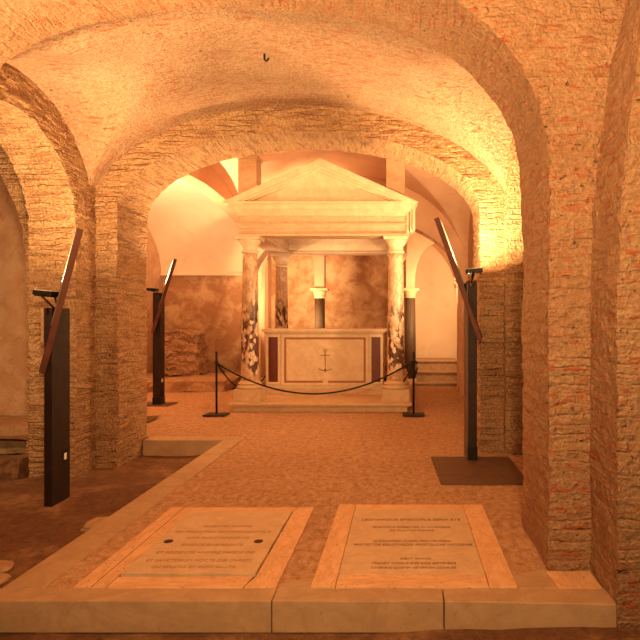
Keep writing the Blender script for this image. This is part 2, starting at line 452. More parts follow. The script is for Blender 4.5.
# ------------------------------------------------------------------ masonry
# near arch, bay 1
arched_wall('wall_near_arch', 'x', [(-6.0, -.2)]+opening(-1.26, 2.13, 2.32, 1.45, -.05, e=2.4)+[(1.6, -.05)], 3.59, 4.37, 4.4, M['brick_arch'], .045, .017, zbase=-.05)
def near_right():
    """pier nearest the viewer: its left edge leans out to the right above the springing"""
    E = [(-.17, 1.12), (1.7, 1.12), (2.15, 1.14), (2.6, 1.18), (3.05, 1.25), (3.4, 1.33), (4.4, 1.6)]
    def xe(z):
        for (a, p), (b, q) in zip(E, E[1:]):
            if z <= b: return p+(q-p)*(z-a)/(b-a)
        return E[-1][1]
    mb = MB(); nz = 105; zs = [-.17+4.57*k/nz for k in range(nz+1)]
    for kind_ in (0, 1):
        n = 70 if kind_ == 0 else 12; vs = []; uv = []
        for i in range(n+1):
            for z in zs:
                if kind_ == 0: x = xe(z)+(4.2-xe(z))*i/n; y = 3.13; uv.append((x, z))
                else: x = xe(z); y = 3.13+.49*i/n; uv.append((y, z))
                vs.append(rough((x, y, z), .014))
        fs = [(i*(nz+1)+j, (i+1)*(nz+1)+j, (i+1)*(nz+1)+j+1, i*(nz+1)+j+1) for i in range(n) for j in range(nz)]
        mb.add(vs, fs, [[uv[k] for k in f] for f in fs])
    mb.build('wall_near_right', M['brick_arch'], kind='structure', fixn=False)
near_right()
# groined vault of bay 1
groin_vault('ceiling_near_vault', -1.19, 2.42, 2.62, 1.32, 4.2, 6.95, (5.45, 1.4, 2.38, 1.4), M['brick_vault'], .016, .05, (-3.62, 1.26))
# side arcades of bay 1
arched_wall('wall_left_arcade', 'y', [(3.9, -.2)]+opening(5.40, 1.02, 2.4, 1.03, -.2)+[(6.9, -.2)], -3.50, -4.0, 4.3, M['brick_pier'], .04, .016, zbase=-.2)
arched_wall('wall_right_arcade', 'y', [(3.9, -.05)]+opening(5.52, 1.15, 2.4, 1.03, -.05)+[(6.9, -.05)], 1.15, 1.65, 4.3, M['brick_pier'], .045, .016, zbase=-.05)
# second transverse arch with the openings of both aisles
path2 = [(-9.0, -.2)]+opening(-5.56, 1.28, 2.1, 1.6, -.2)+opening(-1.185, 2.065, 2.75, .90, -.2)+opening(2.9, 1.1, 2.1, 1.1, -.2)+[(4.4, -.2)]
arched_wall('wall_middle_arch', 'x', path2, 6.83, 7.60, 4.4, M['brick_pier'], .04, .017, zbase=-.2)
# aisles
vwall('wall_left_aisle_end', 'x', -9.0, -4.6, 8.7, -.2, 4.2, M['plaster_rough'], .12, .012)
vwall('wall_left_outer', 'y', -3.2, 8.8, -7.6, -.2, 4.4, M['plaster_rough'], .2, .012)
vwall('wall_right_outer', 'y', -3.2, 12.4, 4.2, -.2, 4.8, M['plaster_rough'], .2, .012)
groin_vault('ceiling_left_aisle', -5.95, 2.1, 3.3, 1.0, -3.2, 8.8, None, M['brick_vault'], .014, .1)
groin_vault('ceiling_right_aisle', 2.95, 1.5, 2.5, 1.35, 3.2, 8.0, None, M['brick_vault'], .014, .1)
vwall('wall_behind_camera', 'x', -8.0, 4.4, -3.2, -.2, 4.4, M['brick_arch'], .15, .012)
groin_vault('ceiling_entrance_vault', -1.4, 3.9, 2.3, 1.95, -3.2, 3.7, None, M['brick_vault'], .016, .07)
# bay 2 round the aedicule
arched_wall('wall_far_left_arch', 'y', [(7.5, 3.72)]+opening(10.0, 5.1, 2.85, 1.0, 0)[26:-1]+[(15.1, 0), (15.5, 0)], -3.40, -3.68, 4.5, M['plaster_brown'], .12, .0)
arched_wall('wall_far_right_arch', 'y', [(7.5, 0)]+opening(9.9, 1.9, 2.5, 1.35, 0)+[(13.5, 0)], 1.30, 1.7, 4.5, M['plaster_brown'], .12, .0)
groin_vault('ceiling_far_vault', -1.10, 2.36, 2.45, 1.95, 7.5, 12.1, (9.8, 2.3, 2.45, 1.80), M['plaster_pink'], .0, .07, (-3.46, 1.32), lat2=(9.8, 3.6, 2.95, 1.30))
arched_wall('wall_far_arch', 'x', [(-3.22, 0)]+opening(-.945, 2.115, 2.2, 1.37, 0)+[(1.3, 0)], 12.0, 12.45, 4.6, M['plaster_pink'], .1, .0)
groin_vault('ceiling_rear_vault', -1.10, 2.4, 2.3, 1.7, 12.3, 15.6, None, M['plaster_pink'], .0, .1, (-3.2, 1.3))
pathr = [(-3.4, 0.0)]+opening(-2.66, .60, 2.35, .95, 0, 24)+opening(-.86, .90, 2.35, .95, 0, 24)+opening(.83, .58, 2.35, .95, 0, 24)+[(1.6, 0)]
# arcade above the columns: the wall starts at the capitals
pathr = [(-3.40, 0), (-3.24, 0)]+opening(-2.61, .60, 2.6, .85, 2.22, 24)+opening(-.86, .93, 2.9, .75, 2.22, 24)+opening(.85, .58, 2.35, .95, 2.22, 24)[:-1]+[(1.43, 0), (1.6, 0)]
arched_wall('wall_rear_arcade', 'x', pathr, 13.62, 13.95, 4.4, M['plaster_pink'], .08, .0)
vwall('wall_back', 'x', -6.4, 1.8, 15.5, 0, 4.6, M['fresco'], .15, .01)
# left chamber with its stained lower wall and smooth vault above a ledge
vwall('wall_left_chamber', 'y', 8.7, 15.6, -6.2, 0, 4.4, M['plaster_rough'], .1, .02)
def chamber_vault():
    prof = []
    for k in range(41):
        t = PI*k/40; prof.append((12.08+3.32*math.cos(t), 2.68+1.62*math.sin(t)) if t < PI/2 else (12.08-4.6*(t-PI/2)/(PI/2), 4.30))
    xs = [-6.25+2.65*i/30 for i in range(31)]
    vs = [(x, y, z) for x in xs for y, z in prof]
    fs = [(i*41+k, (i+1)*41+k, (i+1)*41+k+1, i*41+k+1) for i in range(30) for k in range(40)]
    mb = MB().add(vs, fs, smooth=True)
    mb.box(-6.25, -3.6, 15.33, 15.5, 2.64, 2.70)
    return mb.build('ceiling_left_chamber', M['plaster_cream'], kind='structure', fixn=False)
chamber_vault()
vwall('wall_niche_side', 'y', 13.7, 15.5, 1.45, 0, 4.4, M['plaster_pink'], .3)
vwall('wall_niche_inner', 'y', 14.0, 15.5, .10, 0, 4.4, M['plaster_pink'], .3)
vwall('wall_niche_back', 'x', .10, 1.5, 15.2, 0, 4.4, M['plaster_cream'], .3, .004)

# ------------------------------------------------------------------ kerb, stones and steps
def slab(name, pts, z0, z1, mat, label, cat, group=None, bevel=.006):
    o = MB().prism(pts, 'z', z0, z1).build(name, mat, bevel=bevel)
    cx = sum(p[0] for p in pts)/len(pts); cy = sum(p[1] for p in pts)/len(pts)
    return tag(o, label, cat, group)
G = 'marble kerb stones round the raised floor'
slab('kerb_stone', [(-2.32, 3.18), (-.70, 3.18), (-.70, 3.33), (-2.32, 3.33)], -.16, .012, M['marble_curb'], 'long front marble kerb stone below the left worn tomb slab', 'kerb stone', G)
slab('kerb_stone', [(-.695, 3.18), (.215, 3.18), (.215, 3.33), (-.695, 3.33)], -.16, .012, M['marble_curb'], 'front marble kerb stone in the middle, left of the joint in its face', 'kerb stone', G)
slab('kerb_stone', [(.22, 3.18), (1.12, 3.14), (1.12, 3.33), (.22, 3.33)], -.16, .012, M['marble_curb'], 'front marble kerb stone at the right, ending at the near brick pier', 'kerb stone', G)
slab('kerb_stone', [(-2.23, 3.335), (-2.0, 3.335), (-2.0, 7.67), (-2.23, 7.42)], -.19, .012, M['marble_curb'], 'long marble kerb stone running away beside the sunken pit', 'kerb stone', G)
slab('kerb_stone', [(-3.22, 7.43), (-2.235, 7.43), (-2.005, 7.68), (-3.22, 7.68)], -.19, .012, M['marble_curb'], 'far marble kerb stone crossing behind the pit to the left pier', 'kerb stone', G)
slab('paving_stone', [(-.69, 3.335), (-.515, 3.335), (-.485, 3.44), (-.665, 3.44)], -.02, .012, M['marble_curb'], 'small square marble filler between the two tomb slabs', 'paving stone', 'marble paving by the kerb')
slab('paving_stone', [(.65, 3.335), (.86, 3.335), (.84, 3.58), (.60, 3.50)], -.02, .012, M['marble_curb'], 'marble paving piece between right tomb slab and near pier', 'paving stone', 'marble paving by the kerb')
slab('paving_stone', [(.87, 3.335), (1.11, 3.335), (1.11, 3.57), (.85, 3.57)], -.02, .008, M['travertine'], 'reddish paving piece at the foot of the near right pier', 'paving stone', 'marble paving by the kerb')

def lump(name, c, r, mat, label, cat, group=None, seed=0, flat=1, parent=None):
    import bmesh
    bm = bmesh.new(); bmesh.ops.create_icosphere(bm, subdivisions=4, radius=1)
    vs = []
    for v in bm.verts:
        p = v.co
        m = max(abs(p.x), abs(p.y), abs(p.z))
        q = p*(.55+.45/m*1.0)                       # squarer than a ball
        q = q*(1+.16*noise.noise(p*1.6+Vector((seed, 0, 0)))+.07*noise.noise(p*5+Vector((seed, 3, 0))))
        v.co = Vector((q.x*r[0], q.y*r[1], q.z*r[2]))
    me = bpy.data.meshes.new(name); bm.to_mesh(me); bm.free(); me.materials.append(mat)
    o = bpy.data.objects.new(name, me); COL.objects.link(o); o.location = c
    return tag(o, label, cat, group)
GS = 'loose stones on the sunken floor'
lump('loose_stone', (-2.46, 4.90, -.175), (.13, .15, .035), M['marble_curb'], 'flat pale stone lying in the pit against the long kerb', 'stone', GS, 1)
lump('loose_stone', (-2.75, 4.05, -.175), (.10, .09, .03), M['tufa'], 'brown stone at the left picture edge in the pit', 'stone', GS, 2)
lump('loose_stone', (-2.63, 3.86, -.18), (.08, .08, .025), M['marble_curb'], 'small pale stone nearest the front kerb in the pit', 'stone', GS, 3)

# raised ledges at the far left and behind
def ledge(name, x0, x1, y0, y1, z0, z1, mat, label, cat, amp=.02, group=None, zf=None):
    mb = MB(); nx = int((x1-x0)/.06); ny = max(2, int((y1-y0)/.1)); nz = 5
    def R(x, y, z):
        n1 = noise.noise_vector(Vector((x*2.2, y*2.2, z*4)))*amp*1.6; n2 = noise.noise_vector(Vector((x*9, y*9, z*12)))*amp*.7
        return (x+n1.x, y+n1.y+n2.y, z+(n1.z+n2.z)*.6)
    vs = []; fs = []
    for i in range(nx+1):
        x = x0+(x1-x0)*i/nx
        for k in range(nz+1): vs.append(R(x, y0, z0+(z1-z0)*k/nz))
        for j in range(1, ny+1): vs.append(R(x, y0+(y1-y0)*j/ny, z1))
    m = nz+1+ny
    for i in range(nx):
        for k in range(m-1): fs.append((i*m+k, (i+1)*m+k, (i+1)*m+k+1, i*m+k+1))
    for i in (0, nx):
        vs2 = [vs[i*m+k] for k in range(m)]+[(vs[i*m][0], y1, z0)]
        mb.add(vs2, [tuple(range(len(vs2)))])
    mb.add(vs, fs)
    o = mb.build(name, mat)
    return tag(o, label, cat, group)
ledge('stone_ledge', -6.1, -3.75, 12.5, 14.6, 0, .22, M['tufa'], 'worn low stone bench along the back of the left chamber', 'ledge', .04)
ledge('stone_ledge', -3.3, -1.0, 14.66, 15.4, .0, .50, M['plaster_rough'], 'higher pale stone ledge at the foot of the stained back wall', 'ledge', .015)
ledge('stone_step', -3.2, -2.1, 13.24, 13.56, 0, .2, M['tufa'], 'low stone step behind the altar canopy', 'step', .015)
ledge('stone_ledge', -7.5, -4.02, 7.65, 8.65, -.2, .12, M['tufa'], 'rough stone ledge in the left aisle below the plaster wall', 'ledge', .03)
ledge('rubble_kerb', -7.0, -4.06, 6.36, 6.76, -.2, .0, M['dirt'], 'rough rubble kerb beside the left brick pier', 'ledge', .035)
G3 = 'steps up to the right niche'
def niche_step(y0, y1, z0, z1, label):
    e = empty('niche_step', (.79, (y0+y1)/2, z0), label, 'step', G3)
    MB().box(.22, 1.28, y0+.045, y1, z0, z1-.045).build('riser', M['tufa'], e)
    MB().box(.20, 1.285, y0, y1, z1-.043, z1).build('tread', M['marble_curb'], e, .012)
niche_step(13.55, 15.14, .0, .09, 'lowest stone step of the right niche')
niche_step(13.86, 15.14, .092, .315, 'middle stone step of the right niche')
niche_step(14.2, 15.14, .317, .545, 'top stone step against the niche wall')

def rubble():
    """stub of a ruined rubble wall"""
    n = 26; vs = []; fs = []
    mb = MB()
    x0, x1, y0, y1, z0, z1 = -5.60, -4.70, 13.75, 14.5, .25, 1.24
    def g(u, v, face):
        if face == 0: p = (x0+(x1-x0)*u, y0, z0+(z1-z0)*v)
        elif face == 1: p = (x1, y0+(y1-y0)*u, z0+(z1-z0)*v)
        elif face == 2: p = (x0+(x1-x0)*u, y0+(y1-y0)*v, z1)
        elif face == 3: p = (x0, y0+(y1-y0)*u, z0+(z1-z0)*v)
        else: p = (x0+(x1-x0)*u, y1, z0+(z1-z0)*v)
        x, y, z = p
        h = (z-z0)/(z1-z0); cx = (x0+x1)/2
        x = cx+(x-cx)*(1.0-.12*h*h); z -= .10*max(0, (x-cx)/(x1-cx))**2*h
        nn = noise.noise_vector(Vector((x*4, y*4, z*7)))*.07+noise.noise_vector(Vector((x*10, y*10, z*16)))*.05
        return (x+nn.x, y+nn.y, z+nn.z)
    for f in range(5):
        vs = [g(i/n, j/n, f) for i in range(n+1) for j in range(n+1)]
        uv = [(i/n*.9, j/n*1.0) for i in range(n+1) for j in range(n+1)]
        fs = [(i*(n+1)+j, (i+1)*(n+1)+j, (i+1)*(n+1)+j+1, i*(n+1)+j+1) for i in range(n) for j in range(n)]
        mb.add(vs, fs, [[uv[k] for k in q] for q in fs])
    o = mb.build('rubble_stub', M['rubble'])
    tag(o, 'broken rubble masonry stub standing on the left bench', 'ruin')
rubble()

# ------------------------------------------------------------------ background columns
def bg_column(x, y, z0, z1, r, label, name='column', shaft='grey_column'):
    e = empty(name, (x, y, z0), label, 'column', 'small columns of the rear arcade')
    MB().lathe([(r*1.5, z0), (r*1.5, z0+.06), (r*1.25, z0+.08), (r*1.35, z0+.12), (r*1.05, z0+.16)], x, y, 24).build('base', M['marble_worn'], e)
    MB().lathe([(r*1.02, z0+.14), (r*1.04, z0+.8), (r*.94, z1-.2)], x, y, 24).build('shaft', M[shaft], e)
    mb = MB().lathe([(r*.98, z1-.22), (r*1.15, z1-.2), (r*1.05, z1-.17), (r*1.2, z1-.10), (r*1.45, z1-.05)], x, y, 24)
    mb.box(x-r*1.6, x+r*1.6, y-r*1.6, y+r*1.6, z1-.05, z1)
    mb.build('capital', M['marble_worn'], e)
    return e
bg_column(-1.91, 13.78, 0, 2.22, .12, 'dark short column seen above the altar, under a plaster arch')
bg_column(.17, 13.78, 0, 2.22, .12, 'short column left of the niche steps, behind the right rope post')
e = empty('pilaster', (1.30, 12.6, 0), 'thin pilaster right of the niche steps beneath a plain capital', 'pilaster')
MB().box(1.15, 1.285, 12.55, 12.8, 0, 2.26).build('shaft', M['plaster_pink'], e)
MB().box(1.13, 1.29, 12.52, 12.83, 2.26, 2.29).box(1.10, 1.293, 12.50, 12.85, 2.29, 2.33).box(1.12, 1.29, 12.52, 12.83, 2.33, 2.36).box(1.09, 1.295, 12.48, 12.87, 2.36, 2.41).build('capital', M['marble_worn'], e)

# ------------------------------------------------------------------ altar canopy (aedicule)
CX = -1.355
XC = (-2.59, -.12); YC = (10.16, 12.80)
P0 = .145
aed = empty('altar_canopy', (CX, 11.4, 0), 'pedimented marble canopy on four columns over the altar', 'canopy')
def moulded_base():
    # stepped platform, moulding profile swept as stacked boxes
    y0 = 9.72; y1 = 13.2; xa, xb = -2.85, .14
    mb = MB()
    for ins, za, zb in ((.07, 0, .075), (.06, .075, .085), (.035, .085, .10), (.015, .10, .112), (0, .112, P0)):
        mb.box(xa+ins, xb-ins, y0+ins, y1-ins, za, zb)
    return mb.build('platform', M['marble_worn'], aed, .004)
moulded_base()
proto = None
for j, yc in enumerate(YC):
    for i, xc in enumerate(XC):
        first = (i == 0 and j == 0)
        if proto is None:
            col = MB(); z = P0
            prof = [(.150, .45)]
            for k in range(1, 21):
                t = k/20; prof.append((.150-.028*t**1.6, .45+t*(2.64-.45)))
            sh = MB().lathe(prof, xc, yc, 40).build('column', M['breccia'], aed)
            sh['label'] = 'veined dark and pale breccia marble column'
            b = MB().box(xc-.227, xc+.227, yc-.227, yc+.227, P0, .345)
            b.build('plinth', M['marble_worn'], sh, .005)
            b = [(.215, .345), (.228, .36), (.232, .375), (.226, .392), (.20, .402), (.186, .408), (.186, .414), (.20, .422), (.203, .434), (.195, .446), (.172, .452), (.166, .47), (.150, .485)]
            MB().lathe(b, xc, yc, 40).build('base', M['marble_worn'], sh)
            c = [(.122, 2.62), (.142, 2.635), (.147, 2.65), (.142, 2.665), (.125, 2.672), (.124, 2.735), (.135, 2.745), (.138, 2.755), (.150, 2.765), (.175, 2.80), (.186, 2.835), (.186, 2.845)]
            mc = MB().lathe(c, xc, yc, 40); mc.box(xc-.20, xc+.20, yc-.20, yc+.20, 2.845, 2.885); mc.box(xc-.215, xc+.215, yc-.215, yc+.215, 2.885, 2.90)
            mc.build('capital', M['marble'], sh, .003)
            proto = sh; org = Vector((xc, yc, 0))
        else:
            sh = proto.copy(); COL.objects.link(sh); sh.parent = aed
            sh.location = Vector((xc, yc, 0))-org
            for ch in list(proto.children):
                c2 = ch.copy(); COL.objects.link(c2); c2.parent = sh
# entablature: a frame of four beams with stepped profile
def beam_ring(mb, o, za, zb, t=.40):
    """hollow rectangular ring; o = projection beyond the column axis"""
    xa, xb = XC[0]-o, XC[1]+o; ya, yb = YC[0]-o, YC[1]+o
    xi, xj = XC[0]+t/2, XC[1]-t/2; yi, yj = YC[0]+t/2, YC[1]-t/2
    mb.box(xa, xb, ya, yi, za, zb); mb.box(xa, xb, yj, yb, za, zb)
    mb.box(xa, xi, yi, yj, za, zb); mb.box(xj, xb, yi, yj, za, zb)
en = MB(); beam_ring(en, .145, 2.92, 3.03); beam_ring(en, .16, 3.03, 3.09); beam_ring(en, .20, 2.90, 2.935, .44); beam_ring(en, .18, 3.085, 3.11)
en.build('architrave', M['frieze'], aed, .003)
fr = MB(); beam_ring(fr, .15, 3.11, 3.24, .38); fr.build('frieze', M['frieze'], aed)
co = MB()
for o, za, zb in ((.17, 3.24, 3.262), (.19, 3.262, 3.285), (.225, 3.285, 3.31), (.26, 3.31, 3.33), (.29, 3.33, 3.395), (.31, 3.395, 3.41), (.345, 3.41, 3.445)):
    beam_ring(co, o, za, zb, .38)
co.build('cornice', M['marble'], aed, .003)
MB().box(XC[0]+.1, XC[1]-.1, YC[0]+.1, YC[1]-.1, 3.24, 3.30).build('ceiling_panel', M['marble_worn'], aed)
# inner fascia of the rear beam facing the altar
MB().box(XC[0]+.15, XC[1]-.15, YC[1]-.24, YC[1]-.18, 2.96, 3.20).box(XC[0]+.15, XC[1]-.15, YC[1]-.27, YC[1]-.2, 3.06, 3.2).build('rear_fascia', M['marble'], aed, .003)
# pediment
zb_, zt_ = 3.42, 4.13; hw = 1.575
def tri_frame(mb, out, inn, ya, yb):
    """raking band between an outer triangle and an inner one"""
    (ow, oz0, oz1), (iw, iz0, iz1) = out, inn
    for s in (-1, 1):
        q = [(CX+s*ow, oz0), (CX, oz1), (CX, iz1), (CX+s*iw, iz0)]
        if s < 0: q = q[::-1]
        mb.prism(q, 'y', ya, yb)
yf = YC[0]-.35
ped = MB()
ped.prism([(CX-1.30, 3.44), (CX+1.30, 3.44), (CX, 3.96)], 'y', yf+.14, yf+.42)
ped.build('tympanum', M['marble'], aed)
rk = MB()
tri_frame(rk, (1.60, 3.43, 4.145), (1.34, 3.445, 4.03), yf-.02, yf+.45)
tri_frame(rk, (1.50, 3.43, 4.08), (1.26, 3.445, 3.99), yf+.03, yf+.45)
tri_frame(rk, (1.45, 3.43, 4.04), (1.20, 3.445, 3.935), yf+.08, yf+.45)
rk.build('raking_cornice', M['marble'], aed, .003)
MB().prism([(CX-1.59, 3.425), (CX+1.59, 3.425), (CX, 4.135)], 'y', yf+.44, yf+.52).build('pediment_back', M['marble_worn'], aed)
mr = MB()
mr.box(.06, .105, 9.98, 10.3, 2.93, 3.40); mr.box(.115, .16, 9.94, 10.3, 2.96, 3.42); mr.box(.02, .06, 10.03, 10.3, 2.93, 3.36); mr.box(.16, .20, 9.90, 10.3, 2.98, 3.43)
mr.build('corner_moulding', M['marble'], aed, .004)

# pillars carrying the vault above the canopy
for x, lab in ((-2.60, 'square stone pillar rising behind the left slope of the pediment'), (-.125, 'square stone pillar rising behind the right slope of the pediment')):
    e = empty('vault_pillar', (x, 10.2, 3.445), lab, 'pillar', 'pillars above the canopy')
    MB().box(x-.155, x+.155, 10.02, 10.36, 3.447, 4.62).build('shaft', M['frieze'], e, .004)
    MB().box(x-.175, x+.175, 10.0, 10.38, 4.20, 4.30).build('cap', M['frieze'], e, .004)

# ------------------------------------------------------------------ altar
AY = 10.9
def ax(px): return (px-VX)*AY/FPX
def az(py): return CAMZ+(VY-py)*AY/FPX
al = empty('altar', (CX, AY+.4, P0), 'marble block altar with anchor relief and dark red side panels', 'altar')
XA, XB = ax(266), ax(383)
MB().box(XA, XB, AY, AY+.75, P0+.10, 1.27).build('body', M['marble'], al, .004)
MB().box(XA-.03, XB+.03, AY-.05, AY+.8, P0, P0+.07).box(XA-.015, XB+.015, AY-.03, AY+.78, P0+.07, P0+.12).build('plinth', M['marble_worn'], al, .006)
MB().box(ax(262.5), ax(386.5), AY-.07, AY+.82, 1.285, 1.34).box(ax(264), ax(385), AY-.045, AY+.79, 1.262, 1.285).build('tabletop', M['marble'], al, .006)
def frame(mb, x0, x1, z0, z1, w, ya, yb):
    mb.box(x0, x1, ya, yb, z0, z0+w); mb.box(x0, x1, ya, yb, z1-w, z1)
    mb.box(x0, x0+w, ya, yb, z0+w, z1-w); mb.box(x1-w, x1, ya, yb, z0+w, z1-w)
for a, b in ((266, 280.5), (369, 383)):
    mb = MB(); frame(mb, ax(a), ax(b), .33, 1.235, .045, AY-.02, AY+.005); mb.build('panel_frame', M['marble'], al, .003)
    MB().box(ax(a)+.045, ax(b)-.045, AY-.008, AY+.01, .375, 1.19).build('porphyry_panel', M['porphyry'], al)['label'] = 'dark red porphyry inset panel'
mb = MB(); frame(mb, ax(281.5), ax(368.5), .31, 1.235, .05, AY-.02, AY+.005); mb.build('front_frame', M['marble'], al, .003)
mb = MB(); frame(mb, ax(281.5)+.05, ax(368.5)-.05, .36, 1.185, .038, AY-.010, AY+.005); mb.build('inlay_border', M['inlay'], al)['label'] = 'thin brown inlaid border'
MB().box(ax(281.5)+.088, ax(368.5)-.088, AY-.006, AY+.005, .398, 1.147).build('front_panel', M['marble'], al)
MB().box(ax(323), ax(328), AY-.014, AY+.004, .355, .402).build('repair_patch', M['marble'], al)
# the anchor
ac = MB(); xm = ax(325.3); yy0, yy1 = AY-.016, AY-.004
def anc(x): return xm+x
zt = az(350)
ac.box(xm-.007, xm+.007, yy0, yy1, az(366), az(352))
ac.box(xm-.085, xm+.085, yy0, yy1, az(355.6), az(355.6)+.014)
ring = [(xm+.024*math.cos(t*PI/8), (yy0+yy1)/2, az(350.6)+.024*math.sin(t*PI/8)) for t in range(17)]
ac.tube(ring, .006, 6)
ac.lathe([(.002, az(366)-.012), (.014, az(366)), (.002, az(366)+.012)], xm, (yy0+yy1)/2, 12)
arc = [(xm+.118*t, (yy0+yy1)/2, az(370.6)+.036*t*t) for t in [-1+k/7 for k in range(15)]]
ac.tube(arc, .0075, 6)
ac.box(xm-.009, xm+.009, yy0, yy1, az(372.5), az(367.6))
ac.box(xm-.022, xm+.022, yy0, yy1, az(370.7), az(369.3))
ac.build('anchor_emblem', M['inlay'], al)['label'] = 'small brown anchor carved on the front'

# ------------------------------------------------------------------ rope posts and ropes
def rope_post(px, y, label, rot=0):
    x = (px-VX)*y/FPX
    e = empty('rope_post', (x, y, 0), label, 'rope post', 'black barrier posts before the altar')
    MB().box(x-.17, x+.17, y-.15, y+.15, .008, .028).build('base_plate', M['dark_steel'], e, .004)
    MB().lathe([(.016, .026), (.016, 1.0), (.014, 1.006)], x, y, 16).build('post', M['black_steel'], e)
    MB().lathe([(.024, .84), (.024, .86)], x, y, 16).tube([(x-.03, y, .85), (x-.036, y, .83), (x-.03, y, .81), (x-.02, y, .82)], .005).tube([(x+.03, y, .85), (x+.036, y, .83), (x+.03, y, .81), (x+.02, y, .82)], .005).build('hook_collar', M['black_steel'], e)
    return x
xl = rope_post(216.5, 9.42, 'black barrier post left of the altar on a square plate')
xr = rope_post(413.6, 9.42, 'black barrier post right of the altar on a square plate')
def catenary(p, q, sag, n=40):
    return [(p[0]+(q[0]-p[0])*t, p[1]+(q[1]-p[1])*t, p[2]+(q[2]-p[2])*t-4*sag*t*(1-t)) for t in [k/n for k in range(n+1)]]
tag(MB().tube(catenary((xl, 9.395, .83), (xr, 9.395, .86), .50), .013).build('barrier_rope', M['rope']), 'long black rope sagging across the altar front', 'rope', 'black ropes')
tag(MB().tube(catenary((xl+.01, 9.43, .82), (-2.485, 11.3, .62), .42), .012).build('barrier_rope', M['rope']), 'black rope running back from the left post past the column', 'rope', 'black ropes')
tag(MB().tube([(xr+.02, 9.395, .86), (xr+.05, 9.40, .84), (xr+.055, 9.40, .74), (xr+.03, 9.40, .64), (xr+.02, 9.42, .60)], .013).tube(catenary((xr-.01, 9.43, .83), (-.345, 11.5, .62), .35), .010).build('barrier_rope', M['rope']), 'short black rope hooked round the right post, going back', 'rope', 'black ropes')

# ------------------------------------------------------------------ tomb slabs
def text(s, x, y, z, w, h, mat, parent, name='inscription'):
    c = bpy.data.curves.new(name, 'FONT'); c.body = s; c.align_x = 'CENTER'; c.align_y = 'CENTER'; c.size = 1; c.extrude = .0; 
    o = bpy.data.objects.new(name, c); COL.objects.link(o); c.materials.append(mat)
    off = wloc(parent); o.parent = parent; o.location = (x-off.x, y-off.y, z-off.z)
    bpy.context.view_layer.update()
    d = o.dimensions
    o.scale = (w/max(d.x, .01), h/max(d.y, .01), 1)
    c.extrude = .0008
    return o
def quad(x0, x1, x2, x3, y0, y1): return [(x0, y0), (x1, y0), (x2, y1), (x3, y1)]
def fl(px, py, z=0.012):
    d = (CAMZ-z)*FPX/(py-VY); return ((px-VX)*d/FPX, d)
# left, worn
X0, X1, Y0, Y1 = -1.835, -.705, 3.335, 4.76
ts = empty('tomb_slab', ((X0+X1)/2, (Y0+Y1)/2, 0), 'worn marble tomb slab with two dark sockets and faded lettering, left one', 'tomb slab', 'tomb slabs set in the floor')
def wob(p0, p1, n=14, a=.012, seed=0):
    out = []
    for k in range(n+1):
        t = k/n; x = p0[0]+(p1[0]-p0[0])*t; y = p0[1]+(p1[1]-p0[1])*t
        w = noise.noise(Vector((x*6+seed, y*6, seed)))*a if 0 < k < n else 0
        L = math.hypot(p1[0]-p0[0], p1[1]-p0[1]); out.append((x-(p1[1]-p0[1])/L*w, y+(p1[0]-p0[0])/L*w))
    return out
IX0, IX1, IY0, IY1 = X0+.19, X1-.155, Y0+.16, Y1-.12
MB().prism([(X0, Y0), (IX0-.012, Y0), (IX0-.008, Y1-.02), (IX0-.03, Y1), (X0, Y1)], 'z', -.05, .016).build('side_border', M['travertine'], ts, .004)
MB().prism([(X0+.10, Y0), (X0+.104, Y0), (X0+.104, Y1), (X0+.10, Y1)], 'z', .0155, .0165).build('crack', M['hole'], ts)
MB().prism([(IX0-.005, Y0), (IX1-.03, Y0), (IX1-.01, IY0-.012), (IX0-.005, IY0-.02)], 'z', -.05, .014).build('end_border', M['travertine_x'], ts, .004)
MB().prism([(IX1-.024, Y0), (X1, Y0), (X1, Y1), (IX1+.03, Y1), (IX1+.009, IY1+.02), (IX1+.007, IY0-.02)], 'z', -.05, .016).build('side_border', M['travertine'], ts, .004)
MB().prism([(IX0-.02, IY1+.014), (IX1+.006, IY1+.014), (IX1+.024, Y1), (IX0-.022, Y1)], 'z', -.05, .015).build('end_border', M['travertine_x'], ts, .004)
MB().box(X0+.01, X1-.01, Y0+.01, Y1-.01, -.06, .003).build('joint_bed', M['hole'], ts)
pl = wob((IX0, IY0), (IX1, IY0), 20, .008, 1)[:-1]+wob((IX1, IY0), (IX1, IY1), 24, .008, 2)[:-1]+wob((IX1, IY1), (IX0, IY1), 20, .010, 3)[:-1]+wob((IX0, IY1), (IX0, IY0), 24, .010, 4)[:-1]
pm = MB().prism(pl, 'z', -.05, .024).build('inscribed_plate', M['marble_worn'], ts, .002)
cxl = (IX0+IX1)/2
for px, py in ((fl(168.5, 541.5, .024)), (fl(258.5, 541.5, .024))):
    MB().lathe([(.030, .020), (.030, .0275), (.022, .0285), (.006, .0275)], px, py, 20).build('socket', M['hole'], pm)
LL = ['IACENTES ANIMAE', 'HIC IMPERATORIS PONTIFICIS HOSPITALIS', 'LUCIS PACE ET INNOCENTIS', 'SAPIENTIS BENEMERENTIS', 'ET ARDENTIS ANIMAE MAGNI DEI', 'ET SANCTORUM NOCTE DIEI CHRISTI', 'QUI SEPULTUS EST ANNO SALUTIS']
ly = [526.5, 532, 538, 545, 552.5, 560.5, 567]
lw = [.34, .66, .42, .40, .62, .64, .5]
for s, yv, w in zip(LL, ly, lw):
    x, y = fl(210, yv, .024); text(s, cxl, y, .0246, w, .038, M['ink_faint'], pm)
